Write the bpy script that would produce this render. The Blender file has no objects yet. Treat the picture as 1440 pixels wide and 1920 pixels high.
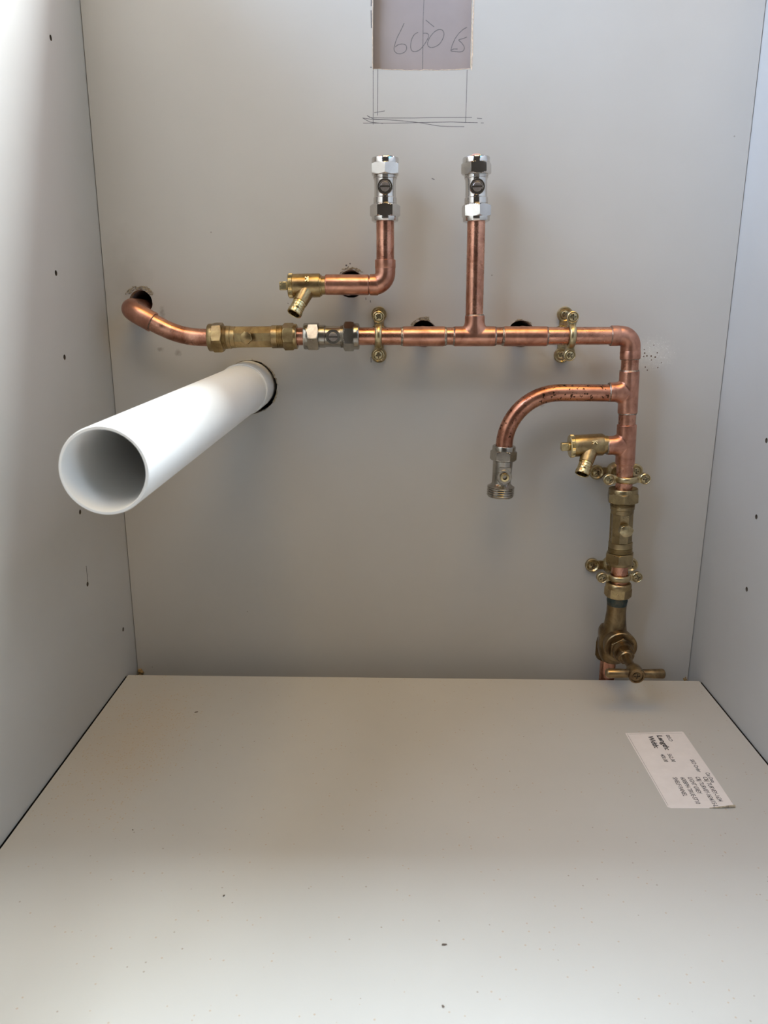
import bpy, math, random
from mathutils import Vector, Matrix, Euler
SC = bpy.context.scene
COL = SC.collection
PI = math.pi
MM = 0.001

# ------------------------------------------------------------------ camera
cam_d = bpy.data.cameras.new('camera')
cam = bpy.data.objects.new('camera', cam_d)
COL.objects.link(cam)
SC.camera = cam
PITCH, YAW, ROLL = 0.258769, 0.0151848, 0.0036547
fw = Vector((-math.sin(YAW)*math.cos(PITCH), math.cos(YAW)*math.cos(PITCH), -math.sin(PITCH)))
rt = Vector((math.cos(YAW), math.sin(YAW), 0))
up = rt.cross(fw)
rt2 = rt*math.cos(ROLL) + up*math.sin(ROLL)
up2 = up*math.cos(ROLL) - rt*math.sin(ROLL)
cam.matrix_world = Matrix(((rt2.x, up2.x, -fw.x, -0.017899), (rt2.y, up2.y, -fw.y, -0.714283),
                           (rt2.z, up2.z, -fw.z, 0.349343), (0, 0, 0, 1)))
cam_d.sensor_fit = 'HORIZONTAL'
cam_d.sensor_width = 36.0
cam_d.lens = 1432.07/1440*36
cam_d.clip_start = 0.02
cam_d.dof.use_dof = True
cam_d.dof.focus_distance = 0.68
cam_d.dof.aperture_fstop = 27.0

# ------------------------------------------------------------------ light
SC.view_settings.view_transform = 'Standard'
SC.view_settings.look = 'None'
SC.view_settings.gamma = 1.0
SC.view_settings.use_curve_mapping = False
SC.view_settings.exposure = 0.0

world = bpy.data.worlds.new('room_ambient')
SC.world = world
world.use_nodes = True
WB = world.node_tree.nodes['Background']
WB.inputs['Color'].default_value = (1.0, 0.88, 0.76, 1)
WB.inputs['Strength'].default_value = 0.06

def area(name, loc, target, sx, sy, rgb):
    l = bpy.data.lights.new(name, 'AREA')
    p = max(rgb)
    l.shape = 'RECTANGLE'; l.size = sx; l.size_y = sy; l.energy = p; l.color = tuple(c/p for c in rgb)
    o = bpy.data.objects.new(name, l); COL.objects.link(o)
    o.location = loc
    o.rotation_euler = (Vector(target)-Vector(loc)).to_track_quat('-Z', 'Y').to_euler()
    return o
# daylight of the kitchen window above and behind the back panel, a left room window, and added fill lamps with no known source
area('window_upper_sash', (0.4, 0.36, 1.42), (0.4, -0.6, 1.42), 0.8, 0.5, (105.9, 122.7, 132.3))
area('window_lower_sash', (0.4, 0.36, 0.98), (0.4, -0.6, 0.98), 0.8, 0.36, (41.0, 52.0, 66.0))
area('window_left_sash', (-0.4, 0.36, 0.98), (-0.4, -0.6, 0.98), 0.8, 0.36, (13.0, 12.2, 13.2))
area('fill_rear_right', (1.1, 0.36, 1.2), (-0.2, -0.4, 0.4), 0.6, 0.8, (40.6, 34.4, 35.3))  # added fill beside the window, grazing the left wall
area('room_window_left', (-1.2, -1.2, 1.4), (0, 0, 0.4), 0.8, 0.8, (18.3, 24.7, 34.2))
area('fill_far_left', (-1.7, -0.6, 1.7), (0, 0, 0.4), 0.8, 0.8, (15.6, 22.9, 36.6))  # added cool fill, no second window known here
area('fill_front_top', (0, -1.2, 1.9), (0, 0, 0.4), 1.0, 0.6, (8.5, 7.2, 6.0))  # added fill from high in front, stands for no known fitting
area('fill_overhead', (0.2, -0.7, 2.2), (0, 0, 0.4), 1.2, 0.5, (11.2, 7.4, 2.2))  # added warm fill from steep overhead, no lamp known there
area('fill_left', (-0.8, -0.4, 1.5), (0, -0.1, 0.4), 0.6, 0.6, (1.6, 0.6, 0.1))  # added weak warm fill above the left side
area('fill_front_right', (1.2, -1.2, 1.4), (0, 0, 0.4), 0.8, 0.8, (1.5, 3.7, 5.9))  # added weak cool fill from the right front
area('fill_low_right', (1.8, -1.35, 0.9), (-0.28, -0.2, 0.3), 0.5, 0.7, (10.0, 10.5, 11.0))  # added low fill to brighten the front of the left wall

# ------------------------------------------------------------------ materials
def new_mat(name):
    m = bpy.data.materials.new(name); m.use_nodes = True
    nt = m.node_tree
    return m, nt, nt.nodes['Principled BSDF']
def N(nt, t, **kw):
    n = nt.nodes.new(t)
    for k, v in kw.items(): setattr(n, k, v)
    return n
def objcoord(nt):
    return N(nt, 'ShaderNodeTexCoord').outputs['Object']
def noise(nt, vec, scale, detail=3, rough=0.55, dist=0.0):
    n = N(nt, 'ShaderNodeTexNoise'); nt.links.new(vec, n.inputs['Vector'])
    n.inputs['Scale'].default_value = scale; n.inputs['Detail'].default_value = detail
    n.inputs['Roughness'].default_value = rough; n.inputs['Distortion'].default_value = dist
    return n.outputs['Fac']
def ramp(nt, fac, stops):
    r = N(nt, 'ShaderNodeValToRGB'); nt.links.new(fac, r.inputs['Fac'])
    els = r.color_ramp.elements
    while len(els) > 1: els.remove(els[-1])
    els[0].position, els[0].color = stops[0][0], (*stops[0][1], 1)
    for p, c in stops[1:]:
        e = els.new(p); e.color = (*c, 1)
    return r.outputs['Color']
def mix(nt, fac, a, b):
    m = N(nt, 'ShaderNodeMix', data_type='RGBA')
    if hasattr(fac, 'links') or hasattr(fac, 'is_linked'): nt.links.new(fac, m.inputs[0])
    else: m.inputs[0].default_value = fac
    for s, i in ((a, 6), (b, 7)):
        if isinstance(s, tuple): m.inputs[i].default_value = (*s, 1)
        else: nt.links.new(s, m.inputs[i])
    return m.outputs[2]
def math_(nt, op, a, b=None, c=None, clamp=False):
    m = N(nt, 'ShaderNodeMath', operation=op); m.use_clamp = clamp
    for i, s in enumerate((a, b, c)):
        if s is None: continue
        if isinstance(s, (int, float)): m.inputs[i].default_value = s
        else: nt.links.new(s, m.inputs[i])
    return m.outputs[0]
def bump(nt, bsdf, h, strength, dist=0.001):
    b = N(nt, 'ShaderNodeBump'); b.inputs['Strength'].default_value = strength
    b.inputs['Distance'].default_value = dist
    nt.links.new(h, b.inputs['Height']); nt.links.new(b.outputs['Normal'], bsdf.inputs['Normal'])
def blob(nt, vec, centre, radii, soft=0.5, wob=0.0, wscale=120):
    """1 inside an ellipse on the surface, 0 outside, with a wobbly edge"""
    s = N(nt, 'ShaderNodeVectorMath', operation='SUBTRACT'); nt.links.new(vec, s.inputs[0]); s.inputs[1].default_value = centre
    d = N(nt, 'ShaderNodeVectorMath', operation='DIVIDE'); nt.links.new(s.outputs[0], d.inputs[0]); d.inputs[1].default_value = radii
    l = N(nt, 'ShaderNodeVectorMath', operation='LENGTH'); nt.links.new(d.outputs[0], l.inputs[0])
    v = l.outputs['Value']
    if wob:
        v = math_(nt, 'ADD', v, math_(nt, 'MULTIPLY', math_(nt, 'SUBTRACT', noise(nt, vec, wscale, 4), 0.5), wob))
    return math_(nt, 'DIVIDE', math_(nt, 'SUBTRACT', 1.0, v), soft, clamp=True)
def specks(nt, vec, scale, size, density, mask=None):
    v = N(nt, 'ShaderNodeTexVoronoi'); nt.links.new(vec, v.inputs['Vector']); v.inputs['Scale'].default_value = scale
    near = math_(nt, 'LESS_THAN', v.outputs['Distance'], size)
    sep = N(nt, 'ShaderNodeSeparateColor'); nt.links.new(v.outputs['Color'], sep.inputs[0])
    dn = density
    if mask is not None: dn = math_(nt, 'MULTIPLY', mask, density)
    pick = math_(nt, 'LESS_THAN', sep.outputs[0], dn)
    return math_(nt, 'MULTIPLY', near, pick)

PANEL = (0.60, 0.585, 0.56)
def panel_mat(name, kind):
    m, nt, b = new_mat(name)
    v = objcoord(nt)
    c = ramp(nt, noise(nt, v, 9, 4), [(0.3, (0.475, 0.458, 0.428)), (0.7, (0.50, 0.483, 0.453))])
    if kind == 'back':
        smear = math_(nt, 'MULTIPLY', blob(nt, v, (-0.262, 0, 0.375), (0.028, 1, 0.05), 0.9, 1.2, 90), 0.30)
        c = mix(nt, smear, c, (0.33, 0.30, 0.26))
        for pos, rad in (((-0.219, 0, 0.3105), (0.0035, 1, 0.004)), ((-0.235, 0, 0.3135), (0.004, 1, 0.0025)), ((-0.231, 0, 0.346), (0.003, 1, 0.007)), ((0.117, 0, 0.264), (0.004, 1, 0.002))):
            c = mix(nt, math_(nt, 'MULTIPLY', blob(nt, v, pos, rad, 0.8, 1.6, 400), 0.6), c, (0.24, 0.20, 0.17))
        st = blob(nt, v, (0.213, 0, 0.3115), (0.026, 1, 0.017), 0.9, 1.3, 420)
        c = mix(nt, math_(nt, 'MULTIPLY', st, 0.85), c, (0.60, 0.58, 0.53))
        flk = specks(nt, v, 900, 0.28, 0.5, st)
        c = mix(nt, math_(nt, 'MULTIPLY', flk, 0.5), c, (0.85, 0.86, 0.84))
        rg = blob(nt, v, (0.2135, 0, 0.309), (0.017, 1, 0.014), 0.6)
        rs = specks(nt, v, 330, 0.24, 0.85, rg)
        c = mix(nt, rs, c, (0.10, 0.055, 0.03))
        scuff = math_(nt, 'MULTIPLY', specks(nt, v, 60, 0.045, 0.10), 0.6)
        c = mix(nt, scuff, c, (0.22, 0.19, 0.16))
    if kind == 'base':
        big = math_(nt, 'MULTIPLY', specks(nt, v, 110, 0.062, 0.42), 0.75)
        c = mix(nt, big, c, (0.29, 0.23, 0.18))
        fine = specks(nt, v, 260, 0.16, 0.30, noise(nt, v, 7, 3))
        c = mix(nt, math_(nt, 'MULTIPLY', fine, 0.65), c, (0.42, 0.30, 0.20))
        dust = blob(nt, v, (-0.235, -0.15, 0), (0.06, 0.13, 1), 0.9, 0.8, 30)
        ds = specks(nt, v, 420, 0.26, 0.85, dust)
        c = mix(nt, math_(nt, 'MULTIPLY', ds, 0.7), c, (0.45, 0.32, 0.18))
        c = mix(nt, math_(nt, 'MULTIPLY', dust, 0.4), c, (0.52, 0.42, 0.30))
    if kind == 'side':
        scuff = math_(nt, 'MULTIPLY', specks(nt, v, 45, 0.04, 0.10), 0.5)
        c = mix(nt, scuff, c, (0.25, 0.22, 0.18))
    nt.links.new(c, b.inputs['Base Color'])
    b.inputs['Roughness'].default_value = 0.48
    b.inputs['Specular IOR Level'].default_value = 0.35
    bump(nt, b, noise(nt, v, 900, 2), 0.06, 0.0003)
    return m
M_BACK = panel_mat('melamine_back', 'back')
M_SIDE = panel_mat('melamine_side', 'side')
M_BASE = panel_mat('melamine_base', 'base')

def plain(name, col, rough=0.6, metal=0.0, var=0.12, scale=60, bmp=0.0, spec=0.5):
    m, nt, b = new_mat(name); v = objcoord(nt)
    lo = tuple(max(0, x*(1-var)) for x in col); hi = tuple(min(1, x*(1+var)) for x in col)
    nt.links.new(ramp(nt, noise(nt, v, scale, 4), [(0.3, lo), (0.7, hi)]), b.inputs['Base Color'])
    b.inputs['Roughness'].default_value = rough; b.inputs['Metallic'].default_value = metal
    b.inputs['Specular IOR Level'].default_value = spec
    if bmp: bump(nt, b, noise(nt, v, scale*4, 4), bmp, 0.0005)
    return m
M_CHIP = plain('raw_chipboard', (0.50, 0.40, 0.27), 0.9, 0, 0.35, 500, 0.4)
M_CHIP_SHADE = plain('chipboard_shade', (0.10, 0.075, 0.05), 0.95, 0, 0.35, 500, 0.4)  # shade inside the drilled holes and groove, put into the chipboard colour
M_TORN = plain('torn_edge_paper', (0.62, 0.50, 0.39), 0.9, 0, 0.3, 300)
M_FRAY = plain('torn_board', (0.34, 0.29, 0.21), 0.9, 0, 0.5, 400)
M_PLASTER = plain('wall_plaster', (0.315, 0.275, 0.27), 0.85, 0, 0.06, 25, 0.15, 0.2)
M_PENCIL = plain('pencil_line', (0.13, 0.12, 0.125), 0.6, 0, 0.3, 900)
M_PAPER = plain('label_paper', (0.74, 0.69, 0.67), 0.6, 0, 0.03, 120)
M_INK = plain('printed_ink', (0.03, 0.03, 0.035), 0.6)
M_RED = plain('blanking_cap', (0.75, 0.42, 0.38), 0.5)
M_GLUE = plain('glue_bead', (0.26, 0.16, 0.055), 0.5, 0, 0.3, 300)
M_CHIPS = plain('wood_sliver', (0.16, 0.12, 0.09), 0.8, 0, 0.3, 500)
M_PVC = plain('white_plastic', (0.80, 0.80, 0.785), 0.33, 0, 0.02, 20)
M_GRIME_SHADE = plain('grime_recess_shade', (0.05, 0.04, 0.03), 0.8, 0, 0.3, 300)  # dark deposits plus recess shade, painted on screw crosses and slots
M_GROUND = plain('room_floor', (0.30, 0.25, 0.20), 0.8)

def metal(name, base, dark, tint=None, rough=0.3, tarnish=0.45, scale=55, spots=0.0, spotcol=(0.07, 0.035, 0.02), bmp=0.05):
    m, nt, b = new_mat(name); v = objcoord(nt)
    mp = N(nt, 'ShaderNodeMapping'); nt.links.new(v, mp.inputs[0])
    n1 = noise(nt, v, scale, 5, 0.6, 0.6)
    c = ramp(nt, n1, [(tarnish-0.12, dark), (tarnish+0.16, base)])
    if tint:
        c = mix(nt, ramp(nt, noise(nt, v, scale*2.3, 4, 0.6), [(0.52, (0, 0, 0)), (0.72, (0.6, 0.6, 0.6))]), c, tint)
    r = math_(nt, 'ADD', math_(nt, 'MULTIPLY', noise(nt, v, scale*1.7, 4), 0.22), rough-0.11)
    if spots:
        sp = ramp(nt, noise(nt, v, 330, 3, 0.5, 0.4), [(0.66-spots, (0, 0, 0)), (0.69-spots, (1, 1, 1))])
        c = mix(nt, sp, c, spotcol)
    nt.links.new(c, b.inputs['Base Color']); nt.links.new(r, b.inputs['Roughness'])
    b.inputs['Metallic'].default_value = 1.0
    if bmp: bump(nt, b, noise(nt, v, 500, 3), bmp, 0.0003)
    return m
M_CU = metal('copper', (0.68, 0.355, 0.25), (0.36, 0.155, 0.10), (0.52, 0.25, 0.18), 0.28, 0.46, 70, 0.0, bmp=0.12)
M_CU_FIT = metal('copper_fitting', (0.66, 0.335, 0.235), (0.37, 0.165, 0.11), (0.56, 0.29, 0.22), 0.32, 0.46, 60, bmp=0.12)
M_CU_OLD = metal('copper_spotted', (0.62, 0.30, 0.20), (0.33, 0.135, 0.085), (0.32, 0.115, 0.075), 0.30, 0.46, 60, 0.05)
M_SOLDER = metal('solder', (0.50, 0.47, 0.41), (0.22, 0.15, 0.11), None, 0.45, 0.5, 260, 0, bmp=0.4)
M_BRASS = metal('brass', (0.52, 0.395, 0.20), (0.27, 0.185, 0.09), (0.42, 0.28, 0.17), 0.32, 0.48, 75, bmp=0.15)
M_BRASS_PALE = metal('brass_pale', (0.58, 0.48, 0.29), (0.33, 0.25, 0.13), None, 0.30, 0.45, 90, bmp=0.1)
M_BRASS_BRIGHT = metal('brass_bright', (0.72, 0.60, 0.34), (0.46, 0.35, 0.17), None, 0.25, 0.44, 110, bmp=0.15)
M_BRASS_DARK = metal('brass_aged', (0.32, 0.225, 0.115), (0.12, 0.08, 0.045), (0.24, 0.165, 0.085), 0.32, 0.48, 70)
M_VERD = metal('brass_verdigris', (0.15, 0.135, 0.10), (0.06, 0.085, 0.085), (0.11, 0.145, 0.145), 0.5, 0.5, 120)
M_BRASS_MID = metal('brass_dull', (0.42, 0.325, 0.175), (0.21, 0.155, 0.085), (0.32, 0.24, 0.14), 0.30, 0.46, 60, bmp=0.1)
M_CHROME = metal('chrome', (0.68, 0.66, 0.63), (0.56, 0.53, 0.50), None, 0.13, 0.4, 30, bmp=0.0)
M_NICKEL = metal('nickel', (0.48, 0.45, 0.40), (0.30, 0.275, 0.235), None, 0.24, 0.45, 60)
M_STEM = metal('valve_screw', (0.40, 0.36, 0.33), (0.28, 0.24, 0.21), None, 0.4, 0.45, 200)

# ------------------------------------------------------------------ mesh building
class MB:
    """collects rings, boxes and sweeps in millimetres; build() links them as one mesh object"""
    def __init__(s): s.v = []; s.f = []
    def grid(s, rows, closed=True, cap0=True, cap1=True, X=None):
        base = len(s.v); n = len(rows[0])
        for r in rows:
            for p in r:
                p = Vector(p)
                s.v.append(X @ p if X else p)
        for i in range(len(rows)-1):
            for j in range(n if closed else n-1):
                a = base+i*n+j; b = base+i*n+(j+1) % n
                s.f.append((a, b, b+n, a+n))
        if closed and cap0: s.f.append(tuple(base+j for j in range(n))[::-1])
        if closed and cap1: s.f.append(tuple(base+(len(rows)-1)*n+j for j in range(n)))
        return s
    def lathe(s, prof, n=48, X=None, cap0=True, cap1=True, rfun=None):
        rows = []
        for r, z in prof:
            row = []
            for j in range(n):
                a = 2*PI*j/n
                rr = r if rfun is None else rfun(r, z, a)
                row.append((rr*math.cos(a), rr*math.sin(a), z))
            rows.append(row)
        return s.grid(rows, True, cap0, cap1, X)
    def hexnut(s, z0, z1, af, rot=0.0, X=None, n=96, bore=0):
        R = af/2; RC = R/math.cos(PI/6)
        h = z1-z0
        zs = [0, .25, .55, .95, 1.5, h*.5, h-1.5, h-.95, h-.55, h-.25, h]
        rows = []
        for z in zs:
            d = min(z, h-z); ch = R*0.985 + d*1.75
            row = []
            for j in range(n):
                a = 2*PI*j/n
                t = (a % (PI/3)) - PI/6
                rr = min(R/math.cos(t), ch)
                aa = a+rot
                row.append((rr*math.cos(aa), rr*math.sin(aa), z0+z))
            rows.append(row)
        return s.grid(rows, True, True, True, X)
    def box(s, c, h, X=None, rz=0.0):
        base = len(s.v); R = Matrix.Rotation(rz, 3, 'Z')
        for dx in (-1, 1):
            for dy in (-1, 1):
                for dz in (-1, 1):
                    p = Vector(c) + R @ Vector((dx*h[0], dy*h[1], dz*h[2]))
                    s.v.append(X @ p if X else p)
        for q in ((0, 1, 3, 2), (4, 6, 7, 5), (0, 4, 5, 1), (2, 3, 7, 6), (0, 2, 6, 4), (1, 5, 7, 3)):
            s.f.append(tuple(base+i for i in q))
        return s
    def sweep(s, path, rad, n=32, X=None, up=None, closed_path=False):
        """rad: number, (ru, rw), or function of the arc fraction"""
        P = [Vector(p) for p in path]
        T = []
        for i in range(len(P)):
            a = P[max(0, i-1)]; b = P[min(len(P)-1, i+1)]
            T.append((b-a).normalized())
        u = Vector(up) if up else Vector((0, 0, 1))
        if abs(u.dot(T[0])) > .95: u = Vector((1, 0, 0))
        u = (u - T[0]*u.dot(T[0])).normalized()
        rows = []
        L = [0]
        for i in range(1, len(P)): L.append(L[-1]+(P[i]-P[i-1]).length)
        for i, p in enumerate(P):
            u = (u - T[i]*u.dot(T[i])).normalized(); w = T[i].cross(u)
            r = rad(L[i]/L[-1]) if callable(rad) else rad
            ru, rw = r if isinstance(r, tuple) else (r, r)
            rows.append([p + u*(ru*math.cos(2*PI*j/n)) + w*(rw*math.sin(2*PI*j/n)) for j in range(n)])
        return s.grid(rows, True, True, True, X)
    def prism(s, outline, y0, y1, X=None):
        """outline of (x, z) points extruded from y0 to y1"""
        rows = [[(x, y, z) for x, z in outline] for y in (y0, y1)]
        return s.grid(rows, True, True, True, X)
    def build(s, name, mat, parent=None, loc=None, sharp=32, rot=None):
        me = bpy.data.meshes.new(name)
        me.from_pydata([tuple(Vector(p)*MM) for p in s.v], [], s.f)
        me.materials.append(mat)
        import bmesh
        bm = bmesh.new(); bm.from_mesh(me)
        bmesh.ops.recalc_face_normals(bm, faces=bm.faces[:])
        bm.to_mesh(me); bm.free()
        finish(me, sharp)
        o = bpy.data.objects.new(name, me); COL.objects.link(o)
        if parent: o.parent = parent
        if loc: o.location = Vector(loc)*MM
        if rot: o.rotation_euler = rot
        return o
def finish(me, sharp=32):
    for p in me.polygons: p.use_smooth = True
    me.set_sharp_from_angle(angle=math.radians(sharp))

def set_props(o, label=None, cat=None, group=None, kind=None):
    if label: o['label'] = label
    if cat: o['category'] = cat
    if group: o['group'] = group
    if kind: o['kind'] = kind
    return o
def thing(name, label, cat, loc=(0, 0, 0), rot=(0, 0, 0), group=None):
    o = bpy.data.objects.new(name, None); COL.objects.link(o)
    o.empty_display_size = 0.01
    o.location = Vector(loc)*MM; o.rotation_euler = rot
    return set_props(o, label, cat, group)
def dup_child(src, parent, loc=None, rot=None):
    c = src.copy(); COL.objects.link(c); c.parent = parent
    if loc: c.location = Vector(loc)*MM
    if rot: c.rotation_euler = rot
    return c
def cut(o, cutters, edge_mat=None, is_edge=None):
    for c in cutters:
        md = o.modifiers.new('cut', 'BOOLEAN'); md.object = c; md.operation = 'DIFFERENCE'; md.solver = 'EXACT'
    bpy.context.view_layer.update()
    dg = bpy.context.evaluated_depsgraph_get()
    me = bpy.data.meshes.new_from_object(o.evaluated_get(dg))
    o.modifiers.clear(); old = o.data; o.data = me; bpy.data.meshes.remove(old)
    me.name = o.name
    base = me.materials[0]
    me.materials.clear(); me.materials.append(base)
    if edge_mat: me.materials.append(edge_mat)
    for p in me.polygons:
        p.material_index = 1 if (edge_mat and is_edge and is_edge(p)) else 0
        p.use_smooth = True
    me.set_sharp_from_angle(angle=math.radians(30))
    for c in cutters:
        d = c.data; bpy.data.objects.remove(c); bpy.data.meshes.remove(d)

def rounded_path(pts, radii, step=8):
    """polyline with its inner corners rounded"""
    P = [Vector(p) for p in pts]; out = [P[0]]
    for i in range(1, len(P)-1):
        a, b, c = P[i-1], P[i], P[i+1]; r = radii[i-1]
        d1 = (a-b).normalized(); d2 = (c-b).normalized()
        ang = d1.angle(d2); t = r/math.tan(ang/2)
        p0 = b+d1*t; p1 = b+d2*t
        cen = b + (d1+d2).normalized()*(r/math.sin(ang/2))
        v0 = (p0-cen); v1 = (p1-cen); om = v0.angle(v1)
        for k in range(step+1):
            f = k/step
            out.append(cen + (v0*math.sin((1-f)*om)+v1*math.sin(f*om))/math.sin(om))
    out.append(P[-1]); return out
def densify(pts, m=4):
    P = [Vector(p) for p in pts]; out = []
    for a, b in zip(P, P[1:]):
        L = (b-a).length; k = max(1, int(L/m))
        for i in range(k): out.append(a+(b-a)*(i/k))
    out.append(P[-1]); return out

def smooth(P, k=4):
    P = [Vector(p) for p in P]; out = []
    for i in range(len(P)-1):
        p0 = P[max(0, i-1)]; p1 = P[i]; p2 = P[i+1]; p3 = P[min(len(P)-1, i+2)]
        for s in range(k):
            u = s/k
            out.append(.5*((2*p1)+(p2-p0)*u+(2*p0-5*p1+4*p2-p3)*u*u+(3*p1-p0-3*p2+p3)*u**3))
    out.append(P[-1]); return out

# ------------------------------------------------------------------ cabinet shell
rng = random.Random(7)
def ragged(cx, cz, r, y0, y1, amp, n=72, seed=1, rx=1.0):
    q = random.Random(seed); b = MB()
    ph = [q.uniform(0, 6.28) for _ in range(6)]
    rows = []
    for y in (y0, y1):
        row = []
        for j in range(n):
            a = 2*PI*j/n
            q2 = random.Random(seed*1000+j)
            rr = r + amp*(0.35*math.sin(3*a+ph[0])+0.3*math.sin(7*a+ph[1])+0.4*q2.uniform(-1, 1))
            row.append((cx+rr*rx*math.cos(a), y, cz+rr*math.sin(a)))
        rows.append(row)
    return b.grid(rows).build('hole_cutter', M_CHIP)
HOLES = [(-250, 355.2, 10.6, 0.35, 11), (-59.2, 371.5, 12.0, 0.5, 12), (7.0, 328.5, 12.0, 0.5, 13),
         (95.0, 328.8, 11.9, 0.3, 14), (-153.4, 279.6, 24.7, 0.5, 15)]
back = MB().box((0, 4, 290), (281.4, 4, 430)).build('wall_back', M_BACK)
cutters = [ragged(x, z, r, -8, 26, am, seed=sd) for x, z, r, am, sd in HOLES]
win = [(-39.3, 544.6), (-20, 544.0), (0, 543.7), (20, 543.9), (38, 544.6), (42.6, 545.2), (42.3, 600), (42.7, 640), (42.6, 690), (-39.2, 690), (-39.6, 640), (-39.0, 600), (-39.4, 575)]
cutters.append(MB().prism(win, -8, 26).build('hole_cutter', M_CHIP))
cut(back, cutters, M_CHIP, lambda p: (abs(p.center.x) < .2810 and abs(p.normal.y) < .9 and -.1 < p.center.z < .7))
set_props(back, kind='structure')

plaster = MB().box((0, 54, 250), (420, 45.5, 500)).build('wall_rear', M_PLASTER)
cutters = [ragged(x, z, r-0.5, 4, 85, 0.3, seed=sd) for x, z, r, am, sd in HOLES]
cut(plaster, cutters)
set_props(plaster, kind='structure')

def side(name, sx, holes, extra):
    o = MB().box((sx*291, -271, 290), (9, 289, 430)).build(name, M_SIDE)
    cs = []
    for y, z in holes:
        X = Matrix.Translation((sx*278, y, z)) @ Matrix.Rotation(PI/2*sx, 4, 'Y')
        cs.append(MB().lathe([(2.1, -4), (2.1, 15)], 24, X).build('hole_cutter', M_CHIP))
    if extra: cs += extra
    cs.append(MB().box((sx*284, -330, -6.5), (5.0, 299, 6.0)).build('hole_cutter', M_CHIP))  # groove added so the gap beside the base stays dark
    cut(o, cs, M_CHIP_SHADE, lambda p: abs(abs(p.center.x)-.282) > 2e-4 and abs(p.center.x) < .2999 and abs(p.center.y+.271) < .2885 and abs(p.center.z-.29) < .4295)
    return set_props(o, kind='structure')
groove = MB().box((-282, -98.2, 129), (1.2, .45, 7.5)).build('hole_cutter', M_CHIP)
side('wall_left', -1, [(-99.2, 376), (-99.2, 312), (-99.2, 248), (-99.5, 184.6), (-99.3, 120.4), (-28.4, 47.5), (-66, 548)], [groove])
side('wall_right', 1, [(-97.1, 376), (-97.1, 312), (-97.1, 248.2), (-97.1, 184.2), (-97.2, 120.3)], None)

base = MB().box((0, -295.8, -9), (280.1, 265, 9)).build('floor', M_BASE)
set_props(base, kind='structure')
b = MB().box((0, -300, -150), (1500, 1500, 10)); set_props(b.build('floor_below', M_GROUND), kind='structure')
b = MB().box((0, -520, -80), (282, 9, 60)); set_props(b.build('light_stop_trim_1', M_SIDE), kind='structure')  # unseen plinth board, added to stop light leaking under the base

# glue beads where the carcass corners meet behind the base
for sx, lab in ((-1, 'amber glue lump in the left back corner behind the base board'), (1, 'amber glue speck in the right back corner behind the base board')):
    g = MB(); q = random.Random(5+sx)
    k = 0.85 if sx < 0 else 0.35
    for i in range(5):
        X = Matrix.Translation((sx*(278.3-q.uniform(0, 2.5)), -2-q.uniform(0, 2.5), -12+q.uniform(-3, 3))) @ Matrix.Scale(q.uniform(2.0, 3.2)*k, 4)
        g.lathe([(0.05, -1), (.6, -.8), (1, 0), (.6, .8), (.05, 1)], 12, X)
    set_props(g.build('glue_lump', M_GLUE), lab, 'glue')

# pencil marks
def strokes(name, lines, y, parent, r=0.28):
    b = MB()
    for ln in lines:
        pts = smooth([(x, y, z) for x, z in ln], 4) if len(ln) > 6 else densify([(x, y, z) for x, z in ln], 3)
        if len(pts) < 2: continue
        b.sweep(pts, (0.05, r), 6, up=(0, 1, 0))
    o = b.build(name, M_PENCIL); o.parent = parent
    return o
PL = [[(-13.4, 584.7), (-16.2, 579.2), (-19.4, 573.4), (-21.5, 567.5), (-21.7, 564.1), (-19.8, 562.0), (-16.5, 561.4), (-12.7, 562.8), (-11.1, 565.4), (-11.8, 567.9), (-14.6, 568.9), (-18.4, 568.3), (-20.8, 566.6)],
[(-1.5, 577.7), (-4.8, 575.9), (-7.1, 571.7), (-7.7, 566.6), (-6.5, 563.7), (-3.7, 563.1), (0.1, 564.5), (3.8, 568.3), (6.6, 572.5), (7.5, 575.4), (6.0, 576.9), (2.7, 577.0)],
[(15.9, 579.9), (12.2, 577.9), (8.5, 573.8), (6.8, 570.0), (7.2, 567.4), (9.6, 566.2), (13.3, 566.8), (17.1, 569.1), (19.8, 573.3), (20.5, 576.7), (19.2, 579.2), (16.8, 579.9), (15.0, 579.4)],
[(39.9, 581.5), (36.6, 579.8), (32.9, 576.7), (29.8, 572.5), (27.5, 567.4), (26.7, 564.0)],
[(40.1, 574.1), (36.8, 572.9), (33.1, 571.8), (35.5, 569.9), (38.0, 566.6), (37.6, 564.0), (35.2, 562.8), (30.5, 563.0), (26.7, 563.6), (28.5, 564.9), (32.3, 565.0)],
[(4.9, 586.9), (12.1, 581.7)]]
PLV = [[(3.1, 640), (3.1, 601.6), (2.6, 586.7), (2.7, 568.3), (2.8, 542.7)]]
PW = [[(-39.2, 544.7), (-39.2, 502.2)], [(-35.2, 545.1), (-35.4, 509.1)], [(39.6, 543.8), (39.5, 503.5)],
[(-44.4, 509.1), (-42.1, 507.6), (-28.8, 507.2), (-4.3, 507.2), (10.9, 507.6), (44.8, 507.7)],
[(-48.2, 507.2), (-39.2, 506.1), (-26.0, 505.8), (-4.2, 504.1), (3.4, 503.1), (18.6, 500.9), (38.4, 500.5)],
[(-47.8, 503.2), (-39.2, 503.2), (-19.3, 503.2), (9.0, 503.9), (27.9, 504.1), (49.7, 503.6)],
[(-48.2, 507.2), (-42.1, 504.1), (-30.7, 502.9)], [(-38.3, 511.3), (-29.3, 512.7)],
[(49.1, 507.0), (53.3, 506.7)], [(52.5, 503.4), (54.9, 503.4)], [(-44.4, 509.1), (-39.2, 506.5), (-26.0, 505.8)]]
onto = lambda L: [[(-17.9+(x+17.9)*.986, 349.3+(z-349.3)*.986) for x, z in ln] for ln in L]
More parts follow.
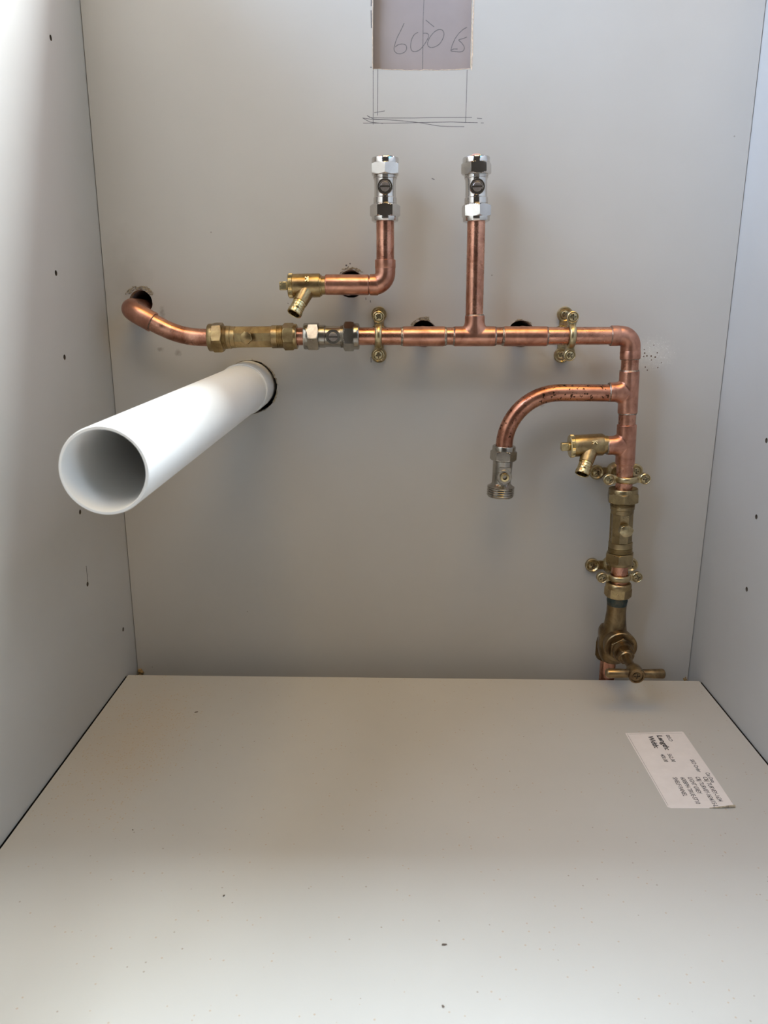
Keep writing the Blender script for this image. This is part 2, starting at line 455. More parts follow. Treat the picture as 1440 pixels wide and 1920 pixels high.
o = strokes('pencil_writing', onto(PL), 8.5, plaster, 0.36); o['label'] = 'handwritten pencil digits on the bare plaster'
strokes('pencil_line', onto(PLV), 8.5, plaster, 0.30)
o = strokes('pencil_marks', PW, 0.0, back, 0.28); o['label'] = 'pencil outline scribbled below the cut-out'
ticks = [[(-41.2, 307.5), (-41.1, 302.5)], [(-116.5, 355), (-115.9, 354.4)], [(-41.8, 357.6), (-41.6, 355.6)], [(-45.8, 360), (-45.7, 358)], [(11.5, 459.6), (14.0, 458.6)]]
strokes('wall_tick', ticks, 0.0, back, 0.4)

# torn facing along the cut-out
q = random.Random(11); b = MB()
bot = [(x, -0.1, 543.75+.9*((x-1.5)/41)**2+q.uniform(-.25, .25)) for x in [-39+2.6*i for i in range(32)]]
b.sweep(bot, lambda f: (.1, .14+.25*abs(math.sin(f*23))*f), 6, up=(0, 1, 0))
rgt = [(43.0+q.uniform(-.2, .5), -0.1, 543.5+3*i) for i in range(30)]
b.sweep(rgt, lambda f: (.1, .35+.35*abs(math.sin(f*17))), 6, up=(0, 1, 0))
lft = [(-39.6+q.uniform(-.3, .2), -0.1, 543.5+3*i) for i in range(30)]
b.sweep(lft, lambda f: (.1, .12+.15*abs(math.sin(f*29))), 6, up=(0, 1, 0))
o = b.build('torn_edge', M_TORN); o.parent = back; o['label'] = 'pale torn facing round the rectangular cut-out'
o = strokes('pencil_ticks', [[(-40.6, 575), (-40.9, 588)], [(-40.8, 591), (-40.3, 606)], [(-41.4, 546.2), (-40.6, 545.6)]], 0.0, back, 0.5)

# torn board fibres round the holes
def fray(cx, cz, r0, r1, a0, a1, n, seed):
    q = random.Random(seed); b = MB()
    for i in range(n):
        a = math.radians(q.uniform(a0, a1)); da = math.radians(q.uniform(6, 22))*q.choice((1, -1))
        r = q.uniform(r0, r1); pts = []
        for k in range(5):
            aa = a+da*k/4; rr = r+(k/4)*q.uniform(-.6, 1.4)
            pts.append((cx+rr*math.cos(aa), -0.15-q.uniform(0, .5)*(1 if 0 < k < 4 else 0), cz+rr*math.sin(aa)))
        b.sweep(pts, (q.uniform(.12, .3), q.uniform(.2, .5)), 5, up=(0, 1, 0))
    o = b.build('torn_edge', M_FRAY); o.parent = back; o['label'] = 'frayed board fibres above a drilled hole'
    return o
fray(-250, 355.2, 11.0, 14.6, 30, 150, 46, 3)
fray(-59.2, 371.5, 12.2, 14.6, 60, 125, 22, 4)
fray(7.0, 328.5, 12.0, 14.6, 75, 150, 26, 5)
fray(95, 328.8, 11.8, 12.6, 60, 125, 8, 6)
fray(-153.4, 279.6, 24.4, 25.0, -60, 70, 14, 8)
# dark borer-like pits beside the frayed edge
b = MB()
for x, z, r in ((-63.2, 387.5, .9), (-59.8, 389.0, .7), (-61.5, 386.5, .6)):
    b.lathe([(r, -.1), (r*.8, .15)], 12, Matrix.Translation((x, 0, z)) @ Matrix.Rotation(PI/2, 4, 'X'))
o = b.build('wall_pit', M_PENCIL); o.parent = back

# ------------------------------------------------------------------ shared shapes
RX90 = Matrix.Rotation(PI/2, 4, 'X')      # local z -> world -y (towards the room)
def facing(x, y, z):                       # a matrix whose +z points to the room
    return Matrix.Translation((x, y, z)) @ RX90

# one cross-head screw, one slotted valve screw, reused as parts
scr = MB().lathe([(3.5, -2.2), (3.5, 0.5), (3.3, .95), (2.6, 1.3), (1.4, 1.5), (0.3, 1.55)], 36).build('screw', M_BRASS_PALE)
c1 = MB().box((0, 0, 1.2), (2.5, .5, 2.6)).build('hole_cutter', M_BRASS)
c2 = MB().box((0, 0, 1.2), (.5, 2.5, 2.6)).build('hole_cutter', M_BRASS)
cut(scr, [c1, c2], M_GRIME_SHADE, lambda p: math.hypot(p.center.x, p.center.y) < .0027 and p.center.z < .0013 and p.center.z > -.0021)
SCREW = scr.data
SCREW.name = 'cross_head_screw'
bpy.data.objects.remove(scr)
slot = MB().lathe([(3.8, -2.5), (3.8, 0.7), (3.4, 1.0), (0.2, 1.0)], 40).build('slot', M_STEM)
c1 = MB().box((0, 0, .6), (5, .62, 1.6)).build('hole_cutter', M_STEM)
cut(slot, [c1], M_GRIME_SHADE, lambda p: abs(p.center.y) < .0007 and -.0015 < p.center.z < .0009)
SLOT = slot.data
SLOT.name = 'slotted_screw'
bpy.data.objects.remove(slot)
def put(me, name, parent, X, mat=None):
    o = bpy.data.objects.new(name, me); COL.objects.link(o); o.parent = parent
    o.location = X.translation*MM; o.rotation_euler = X.to_euler()
    return o

def compression_nut(parent, z_open, z_in, af, rc, mat, rot=0.0, collar=3.5):
    """hex nut whose plain collar is at z_open and whose hexagon ends at z_in"""
    s = 1 if z_in > z_open else -1
    b = MB()
    zc = z_open+s*collar
    b.lathe([(7.7, z_open+s*.3), (rc-1.2, z_open), (rc-.4, z_open+s*.25), (rc, z_open+s*.9), (rc, zc+s*.4)], 64)
    z0, z1 = sorted((zc, z_in))
    b.hexnut(z0, z1, af, rot)
    return b.build('compression_nut', mat, parent)

def thread_rings(b, z0, z1, r, pitch=0.9, depth=.45, n=48):
    prof = [(r-depth, z0)]; z = z0
    while z+pitch <= z1+1e-6:
        prof += [(r, z+pitch*.35), (r, z+pitch*.6), (r-depth, z+pitch)]; z += pitch
    return b.lathe(prof, n)

# ------------------------------------------------------------------ isolating valves (local z runs along the pipe)
def isolating_valve(label, loc, rot, L, mat, rot_a, rot_b, group=None, slot_turn=0.0, cap=False):
    t = thing('isolating_valve', label, 'valve', loc, rot, group)
    compression_nut(t, 0, 13.4, 21.8, 11.2, mat, rot_a)
    compression_nut(t, L, L-13.6, 21.8, 11.2, mat, rot_b, 4.2)
    b = MB()
    b.lathe([(8.6, 13), (9.3, 13.6), (9.3, 14.0), (9.7, 14.3), (9.7, 18.5), (9.1, 19.2), (9.0, 20.5), (9.0, L-18.5), (9.3, L-16.8), (9.3, L-16.4)], 64)
    thread_rings(b, L-16.4, L-12.8, 9.9, .85)
    zc = 26.2
    b.lathe([(6.3, 4), (6.3, 9.6), (6.0, 10.0), (4.7, 10.0), (4.5, 9.3), (.2, 9.3)], 48, facing(0, 0, zc))
    b.build('valve_body', mat, t)
    X = facing(0, -9.3, zc) @ Matrix.Rotation(slot_turn, 4, 'Z')
    put(SLOT, 'valve_screw', t, X)
    if cap:
        MB().lathe([(3.6, L-1), (3.6, L+1.7), (3.1, L+2.2), (.2, L+2.2)], 24).build('blanking_plug', M_RED, t)
    return t
isolating_valve('chrome isolating valve topping the short riser, left of the two upright ones', (-28.3, -34, 420.6), (0, 0, 0), 49.4, M_CHROME, math.radians(60), math.radians(30))
isolating_valve('chrome isolating valve topping the taller riser, pink plug peeping from its top nut', (48.0, -34, 420.6), (0, math.radians(-2), 0), 49.9, M_CHROME, math.radians(38), math.radians(66), cap=True)
isolating_valve('chrome isolating valve lying sideways in the long run beside the brass check valve', (-98.6, -34, 326.8), (0, PI/2, 0), 48.4, M_NICKEL, math.radians(36), math.radians(56), slot_turn=math.radians(90))

# ------------------------------------------------------------------ double check valves
def check_valve(label, loc, rot, L, mat, af0, af1, plug_z, plug_x, plug_af=9.6, plug_mat=None):
    t = thing('check_valve', label, 'valve', loc, rot)
    compression_nut(t, 0, 13.2, af0, 11.8, mat, math.radians(40), 3.9)
    compression_nut(t, L, L-12.2, af1, 10.8, mat, math.radians(50), 2.6)
    b = MB()
    thread_rings(b, 13.0, 16.6, 10.0, .9)
    b.lathe([(9.5, 16.4), (9.8, 16.8), (9.8, 19.5), (9.3, 20.0), (9.3, 23.4), (9.0, 23.8)], 64)
    # the middle is a cylinder with two flats at the front
    flat = lambda r, z, a: min(r, 8.35/max(.01, math.cos(((a+PI/2+PI/8) % (PI/4))-PI/8))) if math.sin(a) < .2 else r
    b.lathe([(9.3, 23.6), (9.3, 23.7), (9.3, L-22.4), (9.3, L-22.3)], 96, rfun=flat)
    b.lathe([(9.2, L-22.5), (9.8, L-22.1), (9.8, L-17.4), (9.3, L-16.9)], 64)
    thread_rings(b, L-16.9, L-12.0, 9.9, .9)
    b.build('valve_body', mat, t)
    p = MB()
    X = facing(plug_x, -7.5, plug_z)
    p.lathe([(4.6, 0), (4.6, 2.2), (4.2, 2.6), (3.4, 2.6)], 36, X)
    p.hexnut(2.6, 8.2, plug_af, math.radians(12), X)
    p.build('test_plug', plug_mat or mat, t)
    return t
check_valve('long brass check valve lying sideways, hex plug at its middle, above the white pipe', (-181.6, -34, 325.4), (0, PI/2-math.radians(.9), 0), 77.6, M_BRASS, 23.2, 20.4, 35.4, 0.0)
t = check_valve('long brass check valve standing upright above the stop tap', (189.4, -34, 193.6), (PI, 0, 0), 73.4, M_BRASS_MID, 23.0, 21.2, 36.5, 0.0, 10.4, M_BRASS_PALE)
t.scale = (1.11, 1.08, 1.0)
t.rotation_euler = (0, PI+math.radians(-1.8), math.radians(0))
for c in t.children:
    if c.name.startswith('test_plug'): c.location = (0.0, 0, 0)

# ------------------------------------------------------------------ copper tubes, elbows, tees
R0, RF = 7.5, 8.55
def pipe(path, parent, mat=M_CU, r=R0, name='pipe', rad=None):
    return MB().sweep(densify(path, 5), rad or r, 48, up=(0, 1, 0.01)).build(name, mat, parent, sharp=45)
def socket_rows(b, path, r=RF):
    b.sweep(path, r, 48, up=(0, 1, .01))
def joint(parent, p, d, r=R0, seed=1, w=1.1):
    """bead of solder round the pipe at p, axis d"""
    q = random.Random(seed); d = Vector(d).normalized()
    X = Matrix.Translation(p) @ d.to_track_quat('Z', 'Y').to_matrix().to_4x4()
    ph = q.uniform(0, 6)
    f = lambda rr, z, a: rr + (.24*math.sin(2*a+ph)+.16*math.sin(5*a+2*ph)+.1*math.sin(11*a+ph) if rr > r else 0)
    return MB().lathe([(r-.2, -w), (r+.45, -w*.7), (r+.75, 0), (r+.45, w*.7), (r-.2, w)], 48, X, rfun=f).build('solder_joint', M_SOLDER, parent)
def blend(o):
    rm = o.modifiers.new('skin', 'REMESH'); rm.mode = 'VOXEL'; rm.voxel_size = 0.00042
    sm = o.modifiers.new('soften', 'SMOOTH'); sm.factor = 0.5; sm.iterations = 12
    bpy.context.view_layer.update()
    me = bpy.data.meshes.new_from_object(o.evaluated_get(bpy.context.evaluated_depsgraph_get()))
    o.modifiers.clear(); old = o.data; o.data = me; bpy.data.meshes.remove(old); me.name = o.name
    finish(me, 60)
def tee(c, axis, branch, half, blen, parent, joints=(1, 1, 1), seed=1):
    """equal tee: run along axis, branch with filleted root"""
    c = Vector(c); ax = Vector(axis).normalized(); br = Vector(branch).normalized()
    b = MB()
    X = Matrix.Translation(c) @ ax.to_track_quat('Z', 'Y').to_matrix().to_4x4()
    b.lathe([(R0+.1, -half), (RF-.15, -half), (RF, -half+.35), (RF, half-.35), (RF-.15, half), (R0+.1, half)], 64, X)
    w = ax.cross(br)
    rows = []
    hs = [0, 2, 4, 6, 7.5, 8.5, 9.5, 10.5, 11.5, 12.5, blen-.3, blen]
    for h in hs:
        k = max(0.0, (12.5-max(h, 6))/6.5)
        fl = 3.2*k*k
        r1 = RF+fl; r2 = RF-(.02 if h < 12 else 0)
        if h == blen: r1 = r2 = RF-.2
        rows.append([c+br*h+ax*(r1*math.cos(2*PI*j/48))+w*(r2*math.sin(2*PI*j/48)) for j in range(48)])
    b.grid(rows)
    o = b.build('tee_fitting', M_CU_FIT, parent, sharp=40)
    blend(o)
    for i, (p, d) in enumerate(((c-ax*half, ax), (c+ax*half, ax), (c+br*blen, br))):
        if joints[i]: joint(o, p, d, seed=seed*7+i, w=.9 if joints[i] == 1 else 1.7)
    return o
def elbow(pts, rad, parent, joints=(1, 1), seed=1, mat=M_CU_FIT):
    path = rounded_path(pts, [rad], 12)
    b = MB().sweep(densify([path[0]], 5)+path[1:] if False else path, RF, 48, up=(0, 1, .01))
    for a, c in ((path[0], path[1]), (path[-1], path[-2])):
        d = (Vector(c)-Vector(a)).normalized()
        X = Matrix.Translation(a) @ d.to_track_quat('Z', 'Y').to_matrix().to_4x4()
        b.lathe([(RF-.1, 0), (RF+.22, .25), (RF+.22, 6.5), (RF-.1, 7.3)], 48, X)
    o = b.build('elbow_fitting', mat, parent, sharp=40)
    if joints[0]: joint(o, path[0], Vector(path[1])-Vector(path[0]), seed=seed, w=.6)
    if joints[1]: joint(o, path[-1], Vector(path[-1])-Vector(path[-2]), seed=seed+1, w=.6)
    return o
Y = -34
# --- main soldered run
run = thing('copper_pipework', 'long copper pipe run with soldered tees, across the panel and down its right side', 'pipe', (0, 0, 0))
ZR = 327.3
pipe([(-56, Y, 327.0), (168, Y, 328.3)], run)
tee((5.7, Y, 327.2), (1, 0, .005), (0, 1, 0), 18.3, 17, run, (2, 2, 0), 1)
tee((49.6, Y, 327.4), (1, 0, .005), (-.012, 0, 1), 17.8, 17.6, run, (1, 1, 1), 2)
tee((93.4, Y, 327.6), (1, 0, .005), (0, 1, 0), 18.7, 17, run, (2, 1, 0), 3)
pipe([(5.7, Y+10, 327.2), (5.7, 60, 327.2)], run, name='tail_pipe')
pipe([(93.4, Y+10, 327.6), (93.4, 60, 327.6)], run, name='tail_pipe')
pipe([(48.9, Y, 342), (48.0, Y, 424)], run, name='riser_pipe')
vx = lambda z: 184.9+(328.3-z)*.0358
elbow([(167.1, Y, 328.3), (184.4, Y, 328.4), (vx(309), Y, 308.8)], 9.5, run, (1, 1), 4)
pipe([(vx(312), Y, 312), (vx(188), Y, 188)], run)
tee((vx(280), Y, 280), (.036, 0, -1), (-1, 0, 0), 18.6, 17, run, (1, 1, 1), 5)
tee((vx(233.4), Y, 233.4), (.036, 0, -1), (-1, 0, -.06), 18.2, 17, run, (0, 0, 1), 6)
arc = [(170.5, Y, 279.2), (140, Y, 279.3), (126.5, Y, 279.2)]
for k in range(1, 15):
    a = PI/2+PI/2*k/14*.98
    arc.append((126.5+47.2*math.cos(a), Y-1.5*k/14, 232+47.2*math.sin(a)))
arc.append((78.9, Y-1.6, 226))
o = MB().sweep(densify(arc, 5), R0, 48, up=(0, 1, .01)).build('curved_branch_pipe', M_CU_OLD, run, sharp=45)
o['label'] = 'dark-spotted curved copper branch'

# --- short hot stub on the left
stub = thing('copper_pipework', 'short copper tee, elbow and riser above the long run, drain cock on its left end', 'pipe', (0, 0, 0))
tee((-60.4, Y, 369.9), (1, 0, 0), (0, 1, 0), 18.7, 17, stub, (0, 0, 0), 8)
pipe([(-60.4, Y+10, 370.2), (-60.4, 60, 370.6)], stub, name='tail_pipe')
pipe([(-84, Y, 369.6), (-40, Y, 370)], stub)
elbow([(-41.0, Y, 370), (-27.9, Y, 370), (-27.9, Y, 390.4)], 10.0, stub, (0, 0), 9)
pipe([(-27.9, Y, 386), (-28.2, Y, 424)], stub, name='riser_pipe')

# --- bent pipe entering the wall at the far left
bent = thing('copper_pipework', 'bent copper pipe leaving the wall hole at the far left', 'pipe', (0, 0, 0))
e = rounded_path([(-250.5, 60, 349.5), (-250.5, -33, 349.5), (-229.5, -34.5, 338.2)], [12.5], 14)
b = MB().sweep([p for p in e if p.y < 12 or True], lambda f: R0+.2 if f < .55 else RF+.35, 48, up=(1, 0, 0))
o = b.build('elbow_fitting', M_CU_FIT, bent, sharp=50)
pts = [(-234, -34.3, 340.6), (-229, -34.5, 337.8), (-222, -34.5, 334.2), (-214, -34.2, 330.6), (-206, Y, 328.0), (-198, Y, 326.4), (-190, Y, 325.6), (-178, Y, 325.3)]
MB().sweep(smooth(pts), lambda f: 7.7 if f < .25 else R0, 48, up=(0, 1, .01)).build('pipe', M_CU, bent, sharp=50)
joint(o, (-229.8, -34.5, 338.3), (21, 0, -11), R0+.1, 21, .5)

# --- short nipples between compression fittings
def nipple(label, a, b_, mat=M_CU):
    o = pipe([a, b_], None, mat, name='copper_pipe')
    return set_props(o, label, 'pipe')
nipple('short bit of copper pipe between the brass check valve and the sideways chrome valve', (-107, Y, 326.6), (-95, Y, 326.7))
nipple('short upright copper pipe between upright check valve and stop tap', (vx(124), Y, 124), (vx(98), Y, 98))
nipple('copper pipe below the stop tap going down behind the base board', (192.6, Y+12, 30), (192.6, Y+12, -125))

# ------------------------------------------------------------------ drain cocks (local -x is the spindle end)
def drain_cock(label, loc, rot, L=38.0, k_turn=0.0):
    t = thing('drain_cock', label, 'drain valve', loc, rot)
    AX = Matrix.Rotation(-PI/2, 4, 'Y')          # local z -> -x
    b = MB()
    b.lathe([(7.7, -1.5), (7.7, 1.5), (8.8, 1.7), (8.8, 3.0), (9.7, 3.1), (9.9, 3.6), (9.9, L-11.6), (9.6, L-11.2)], 64, AX)
    root = Vector((-13, -1, -1)); d = Vector((-.41, -.47, -.78)).normalized()
    DX = Matrix.Translation(root) @ d.to_track_quat('Z', 'Y').to_matrix().to_4x4()
    b.lathe([(7.6, 0), (6.9, 7), (6.3, 16.5)], 40, DX)
    b.build('valve_body', M_BRASS, t)
    DX = DX @ Matrix.Translation((0, 0, 4.2))
    s = MB().lathe([(5.6, 11.5), (5.9, 12.1), (5.9, 14.2), (5.6, 14.5), (5.9, 14.9), (5.9, 17.0), (5.6, 17.3), (5.9, 17.7), (5.9, 19.6), (5.6, 20.1), (6.4, 20.7), (6.5, 22.6), (6.3, 24.0), (5.5, 24.4), (5.0, 23.9), (4.9, 9), (.2, 9)], 48, DX, True, True)
    s.build('hose_spout', M_BRASS_BRIGHT, t)
    kn = lambda r, z, a: r-(.35 if int(a/(2*PI)*180+.01) % 3 == 0 and r > 10 else 0)
    c = MB().lathe([(9.0, L-11.4), (10.3, L-11.2), (10.3, L-8.2), (9.6, L-7.4), (.2, L-7.4)], 180, AX, rfun=kn)
    c.build('gland_ring', M_BRASS_BRIGHT, t)
    q = MB().lathe([(4.0, L-7.6), (4.0, L-6.2)], 32, AX)
    q.box((-(L-3.2), 0, 0), (3.3, 3.5, 3.5))
    o = q.build('square_spindle', M_BRASS_BRIGHT, t)
    bv = o.modifiers.new('bevel', 'BEVEL'); bv.width = .0006; bv.segments = 2
    k = MB()
    KX = Matrix.Translation((-12.2, -8.9, 4.6)) @ Matrix.Rotation(math.radians(-27), 4, 'X') @ Matrix.Rotation(k_turn, 4, 'Y')
    k.box((0, 0, 0), (.42, 1.1, 2.3), KX)
    for sg in (1, -1):
        K2 = KX @ Matrix.Rotation(sg*math.radians(50), 4, 'Y')
        k.box((0, 0, 1.5), (.4, 1.1, 1.5), KX @ Matrix.Translation((.2, 0, 0)) @ Matrix.Rotation(math.radians(50 if sg > 0 else 130), 4, 'Y'))
    k.build('cast_letter', M_BRASS_BRIGHT, t)
    return t
drain_cock('brass drain cock on the left end of the short upper copper stub', (-80.5, Y, 369.4), (0, math.radians(-1.0), 0), 37.6, PI)
drain_cock('brass drain cock on the lower tee to the left of the vertical run', (170.4, Y, 233.7), (0, math.radians(-3.8), 0), 40.0, PI/2)

# ------------------------------------------------------------------ appliance valve on the curved branch
wv = thing('appliance_valve', 'chrome appliance valve with threaded end hanging from the curved copper branch', 'valve', (77.6, -35.6, 185.2), (0, math.radians(2.2), 0))
L = 47.0
compression_nut(wv, L, L-13.6, 20.6, 10.4, M_NICKEL, math.radians(52), 4.2)
b = MB()
b.lathe([(9.0, L-14), (8.9, 30), (8.5, 18), (8.6, 12.6), (9.6, 11.2), (12.2, 9.6), (12.2, 9.2)], 64)
thread_rings(b, .9, 9.4, 12.3, 2.1, .9)
b.lathe([(8.4, -.05), (11.2, 0), (11.6, 1.0)], 48)
b.lathe([(6.7, 3), (6.7, 9.5), (6.2, 10.3), (.2, 10.3)], 48, facing(1.0, 0, 20.2))
b.box((1.0, -5.0, 24.5), (5.2, 4.6, 4.0))
b.build('valve_body', M_NICKEL, wv)
MB().lathe([(4.0, 9), (4.0, 12.6), (3.6, 13.2), (2.0, 13.3), (1.9, 12.9), (1.9, 3.5), (.2, 3.5)], 40, facing(1.0, 0, 20.2)).build('brass_stem', M_BRASS_BRIGHT, wv)

# ------------------------------------------------------------------ stop tap
st = thing('stop_tap', 'aged brass stop tap with T-bar handle low on the right', 'tap', (192.6, Y, 0))
b = MB()
b.lathe([(7.9, 103.0), (10.6, 102.8), (11.5, 101.8), (11.9, 100.2), (11.9, 97.5)], 64)
b.hexnut(88.6, 98.5, 21.6, math.radians(-18))
b.build('compression_nut', M_BRASS, st)
b = MB()
b.lathe([(9.4, 90), (9.5, 86), (9.7, 85), (9.25, 82.8), (9.12, 80.5)], 48)
b.build('thread_collar', M_VERD, st)
b = MB()
b.lathe([(9.1, 82), (9.0, 74), (9.6, 66), (11.0, 56), (13.2, 49), (14.6, 42), (14.4, 35), (12.6, 28), (9.5, 23), (4, 21)], 56)
b.lathe([(9, 0), (10.5, 3), (10.6, 6), (9.6, 9), (6.5, 11.2), (.3, 11.8)], 48, Matrix.Translation((-1.5, 4, 49)) @ Matrix.Rotation(-PI/2, 4, 'Y'))
AX = Matrix.Translation((2.2, 0, 44.6)) @ Matrix.Rotation(PI/2+math.radians(4.0), 4, 'X')
b.lathe([(13.2, 0), (14.8, 9), (15.4, 13.2), (15.4, 16.2), (14.6, 17.0), (.3, 17.0)], 64, AX)
# rising outlet leg
b.sweep([(0, 2, 42), (-.5, 6, 36), (-.6, 11, 30), (-.4, 13, 24)], 10.8, 40)
b.build('valve_body', M_BRASS_DARK, st)
b = MB(); b.hexnut(22, 39, 23.0, math.radians(8), Matrix.Translation((-.6, 12, 0)))
b.lathe([(8, 19.5), (11.2, 19.8), (11.4, 22.5)], 48, Matrix.Translation((-.6, 12, 0)))
b.build('compression_nut', M_BRASS_DARK, st)
b = MB()
b.hexnut(16.8, 22.0, 21.0, math.radians(30), AX)
b.lathe([(9.6, 21.5), (9.4, 26.8), (9.0, 28.0), (.3, 28.0)], 48, AX)
b.build('bonnet', M_BRASS_DARK, st)
b = MB()
b.hexnut(27.5, 34.5, 13.6, math.radians(10), AX)
b.lathe([(6.6, 34), (5.2, 35.5), (.3, 35.8)], 40, AX)
b.build('gland_nut', M_BRASS_DARK, st)
b = MB().lathe([(3.9, 34), (3.9, 50), (4.8, 52), (4.8, 60)], 36, AX)
b.build('spindle', M_BRASS_DARK, st)
h = MB()
h.lathe([(6.0, 55.6), (6.9, 57.0), (7.2, 60.5), (7.2, 66.8), (6.7, 67.8), (5.6, 67.9), (5.3, 66.6), (.2, 66.6)], 48, AX)
HB = AX @ Matrix.Translation((0, 0, 62.5)) @ Matrix.Rotation(PI/2, 4, 'Y')
h.lathe([(.3, -26.1), (2.6, -26.0), (3.7, -25.0), (4.2, -23.8), (4.1, -12), (3.8, -5), (3.8, 5), (4.1, 12), (4.5, 23.4), (4.1, 24.8), (2.6, 25.9), (.3, 26.1)], 32, HB)
ho = h.build('tee_bar_handle', M_BRASS_DARK, st)
SCREW_D = SCREW.copy(); SCREW_D.materials[0] = M_BRASS_DARK
put(SCREW_D, 'screw', ho, AX @ Matrix.Translation((0, 0, 66.2)))

# ------------------------------------------------------------------ pipe clips (local x along the pipe, local z across)
def oval_strap(r, halfsep, waist, n=20):
    """outline of two round ears joined by a waist, points (x, z)"""
    out = []
    for sgn in (1, -1):
        for k in range(n+1):
            a = -PI/4*1.15 + (PI+PI/2*1.15)*k/n
            out.append((r*math.cos(a)*sgn, sgn*(halfsep + r*math.sin(a))))
        out.append((-waist*sgn, sgn*halfsep*.38)); 
    return out
def pipe_clip(label, loc, turn, ring_shift=(0, 0), ring_tilt=0.0, mat=M_BRASS_PALE, plate_sep=18.0, ring_sep=16.2):
    t = thing('pipe_clip', label, 'pipe clip', loc, (0, turn, 0), 'brass pipe clips')
    del t['group']
    pl = MB().prism(oval_strap(6.8, plate_sep, 4.2), -0.0, -2.6)
    pl.lathe([(9.2, 0), (8.8, 3.0), (8.0, 4.6), (6.5, 5.6), (5.8, 6.6)], 40, facing(0, 0, 0))
    po = pl.build('wall_plate', mat, t)
    for s in (1, -1):
        MB().lathe([(6.9, 2.2), (6.9, 3.4), (6.4, 4.0), (5.6, 4.0), (4.0, 2.7)], 40, facing(0, 0, s*plate_sep), True, False).build('rim', mat, po)
        o = put(SCREW, 'screw', po, facing(0, -2.6, s*plate_sep) @ Matrix.Rotation(rng.uniform(0, 1.5), 4, 'Z'))
    MB().lathe([(3.6, 5.5), (3.6, 24.5)], 32, facing(0, 0, 0)).build('spacer_post', mat, t)
    RT = Matrix.Translation((ring_shift[0], 0, ring_shift[1])) @ Matrix.Rotation(ring_tilt, 4, 'Y')
    for nm, sy in (('back_half', 1), ('front_half', -1)):
        b = MB()
        path = []
        for k in range(21):
            a = PI*k/20
            path.append((0, -34+sy*9.1*math.sin(a), 9.1*math.cos(a)))
        b.sweep(path, (3.0, 1.7), 20, X=RT, up=(1, 0, 0))
        for s in (1, -1):
            ol = []
            for k in range(17):
                a = -PI/2+PI*k/16
                ol.append((4.9*math.sin(-a), s*(ring_sep+4.9*math.cos(a))))
            ol += [(-3.0, s*8.4), (3.0, s*8.4)]
            y0, y1 = (-34-.1, -34-1.9) if sy < 0 else (-34+.1, -34+1.9)
            b.prism(ol, y0, y1, RT)
            b.lathe([(4.95, 0), (4.95, 1.0), (4.4, 1.4), (3.9, 1.0)], 32, RT @ Matrix.Translation((0, -34-1.2 if sy < 0 else -34+1.2, s*ring_sep)) @ Matrix.Rotation(PI/2*(1 if sy < 0 else -1), 4, 'X'), True, False)
        ho = b.build(nm, mat, t)
        if sy < 0:
            for s in (1, -1):
                put(SCREW, 'screw', ho, RT @ facing(0, -36.0, s*ring_sep) @ Matrix.Rotation(rng.uniform(0, 1.5), 4, 'Z'))
    return t
pipe_clip('brass pipe clip just right of the sideways chrome valve on the horizontal run', (-33.8, 0, 327.3), 0, (0.2, 0))
pipe_clip('brass pipe clip on the horizontal run near its right-hand elbow', (133.0, 0, 327.8), math.radians(1), (0.0, 0))
pipe_clip('brass pipe clip on the vertical run just above the upright brass check valve', (190.9, 0, 202.0), PI/2-math.radians(1.8), (0, .6), plate_sep=18.2)
pipe_clip('brass pipe clip between the upright check valve and the stop tap', (194.0, 0, 109.0), PI/2-math.radians(1.4), (1.0, -1.4), plate_sep=18.6)

# ------------------------------------------------------------------ white waste pipe
wp = thing('waste_pipe', 'white plastic waste pipe jutting out of the back panel', 'pipe', (-154.7, 0, 280.6), (0, 0, 0))
AXW = Matrix.Rotation(PI/2-math.radians(-.75), 4, 'X')
b = MB()
n = 96
prof = [(21.5, -60), (21.5, 364.6), (21.1, 365.6), (19.9, 365.7), (19.5, 364.9), (19.5, -60)]
b.lathe(prof, n, AXW, False, False)
b.build('pipe_body', M_PVC, wp)
MB().lathe([(21.6, -30), (22.9, -30), (22.9, 31.5), (22.7, 33.8), (22.3, 34.3), (21.4, 34.0)], 96, AXW, False, False).build('pipe_collar', M_PVC, wp)

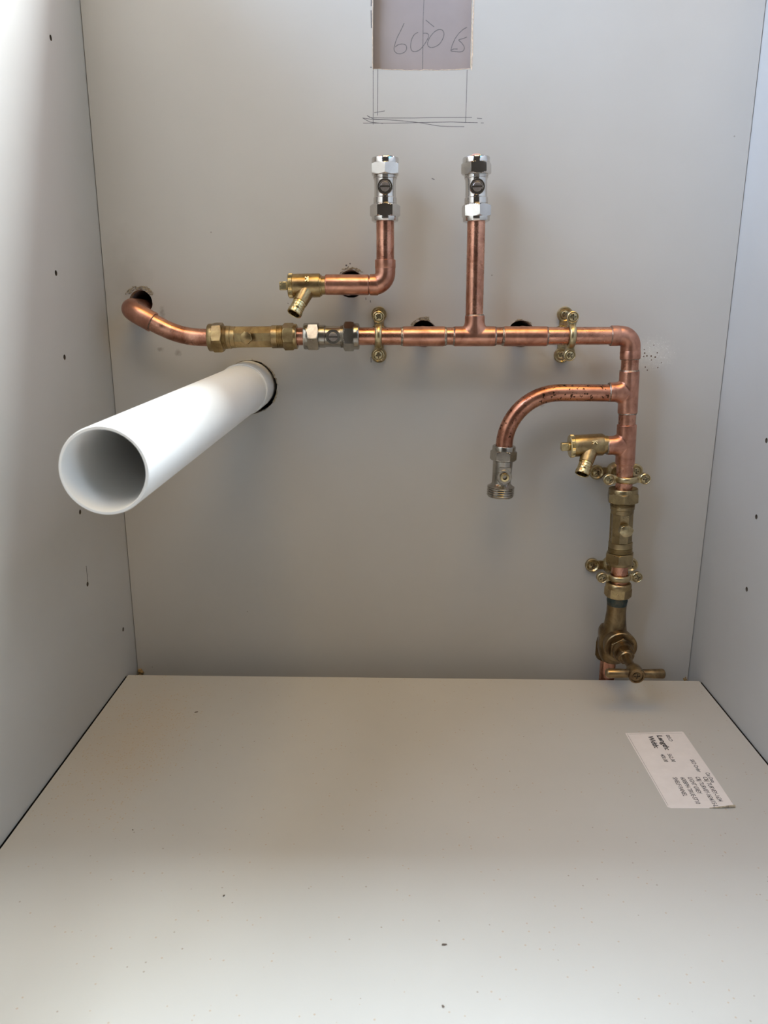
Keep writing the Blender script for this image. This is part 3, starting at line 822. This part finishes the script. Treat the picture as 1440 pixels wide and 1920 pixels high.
# ------------------------------------------------------------------ printed panel label on the base
pl = thing('paper_label', 'white printed paper label stuck on the cabinet base at the right', 'label', (0, 0, 0))
b = MB()
out = [(180.4, -127.9), (205, -126.6), (229.6, -124.6), (230.6, -126), (231.0, -170), (231.2, -200), (231.0, -225), (229.6, -228.4), (205, -229.3), (184, -229.6), (182.0, -228.6), (181.4, -200), (180.6, -160), (180.0, -129.6)]
b.grid([[(x, y, z) for x, y in out] for z in (0.02, 0.28)])
sheet = b.build('label_sheet', M_PAPER, pl)
b = MB(); q = random.Random(2)
b.sweep([(212, -229.2, .3), (220, -228.9, .9), (226, -228.6, 1.3), (230.8, -227.6, .9)], lambda f: (.25+.9*f, .3+.6*f), 8)
o = b.build('curled_edge', M_FRAY, pl); o['label'] = 'lifted brown-edged corner of the label'
TX = [('BSO', 213.7, -130.6, 9.7, 3.3, 0), ('Length:', 205.8, -131.5, 22.0, 4.6, 1), ('Width:', 197.8, -132.3, 18.6, 4.6, 1),
      ('562.00', 205.2, -159.2, 11.6, 3.4, 0), ('400.00', 199.2, -160.0, 11.0, 3.4, 0), ('SKD Order', 220.6, -167.1, 17.2, 3.5, 0),
      ('Cat Data', 226.0, -184.9, 13.2, 3.3, 0), ('C&J TURVEY-1634', 221.8, -190.7, 30.5, 3.6, 0),
      ('C&J TURVEY-1634/15-L', 216.0, -190.8, 36.7, 3.6, 0), ('LIGHT GREY', 210.0, -191.6, 20.6, 3.6, 0),
      ('600BPH-TRUE-ST10', 204.2, -191.7, 32.7, 3.6, 0), ('SHELF PANEL', 198.2, -191.8, 23.6, 3.6, 0)]
for s, x, y, w, hgt, bold in TX:
    cu = bpy.data.curves.new('text', 'FONT'); cu.body = s; cu.size = 1.0; cu.extrude = 0.004
    cu.offset = 0.032 if bold else 0.010
    cu.resolution_u = 3
    to = bpy.data.objects.new('tmp', cu); COL.objects.link(to)
    bpy.context.view_layer.update()
    me = bpy.data.meshes.new_from_object(to.evaluated_get(bpy.context.evaluated_depsgraph_get()))
    bpy.data.objects.remove(to); bpy.data.curves.remove(cu)
    xs = [v.co.x for v in me.vertices]; ys = [v.co.y for v in me.vertices]
    sx = w/(max(xs)-min(xs)); sy = hgt/0.74; x0 = min(xs)
    for v in me.vertices:
        px, py, pz = (v.co.x-x0)*sx, v.co.y*sy, v.co.z
        v.co = Vector((x+py, y-px, .30+pz*6))*MM
    me.materials.clear(); me.materials.append(M_INK); me.name = 'printed_text'
    o = bpy.data.objects.new('printed_text', me); COL.objects.link(o); o.parent = pl
b = MB()
b.box((182.2, -178, .29), (.09, 49, .02), rz=math.radians(.8)); b.box((205.5, -128.4, .29), (23, .09, .02), rz=math.radians(4.0/1.3))
b.build('printed_border', M_INK, pl)

# ------------------------------------------------------------------ loose slivers of wood on the base
for x, y, a, w, lab in ((-194.7, -101.6, .5, 3.2, 'dark wood sliver on the base board near the left back'),
                     (11.9, -356.6, .1, 3.0, 'dark wood sliver near the front middle of the base board'),
                     (8.9, -396.6, -.6, 1.4, 'tiny dark splinter at the very front edge of the base board'),
                     (-121.5, -321.7, .9, 1.3, 'tiny dark splinter on the left front part of the base board'),
                     (-198, -262, 1.2, .7, 'tiny brown crumb on the base board towards the left side')):
    d = Vector((math.cos(a), math.sin(a), 0))*w/2; c = Vector((x, y, .45))
    o = MB().sweep([c-d, c-d*.4+Vector((0, 0, .15)), c+d*.5, c+d], lambda f: .15+.35*math.sin(PI*min(1, .15+f*.8)), 6).build('wood_splinter', M_CHIPS)
    set_props(o, lab, 'splinter')
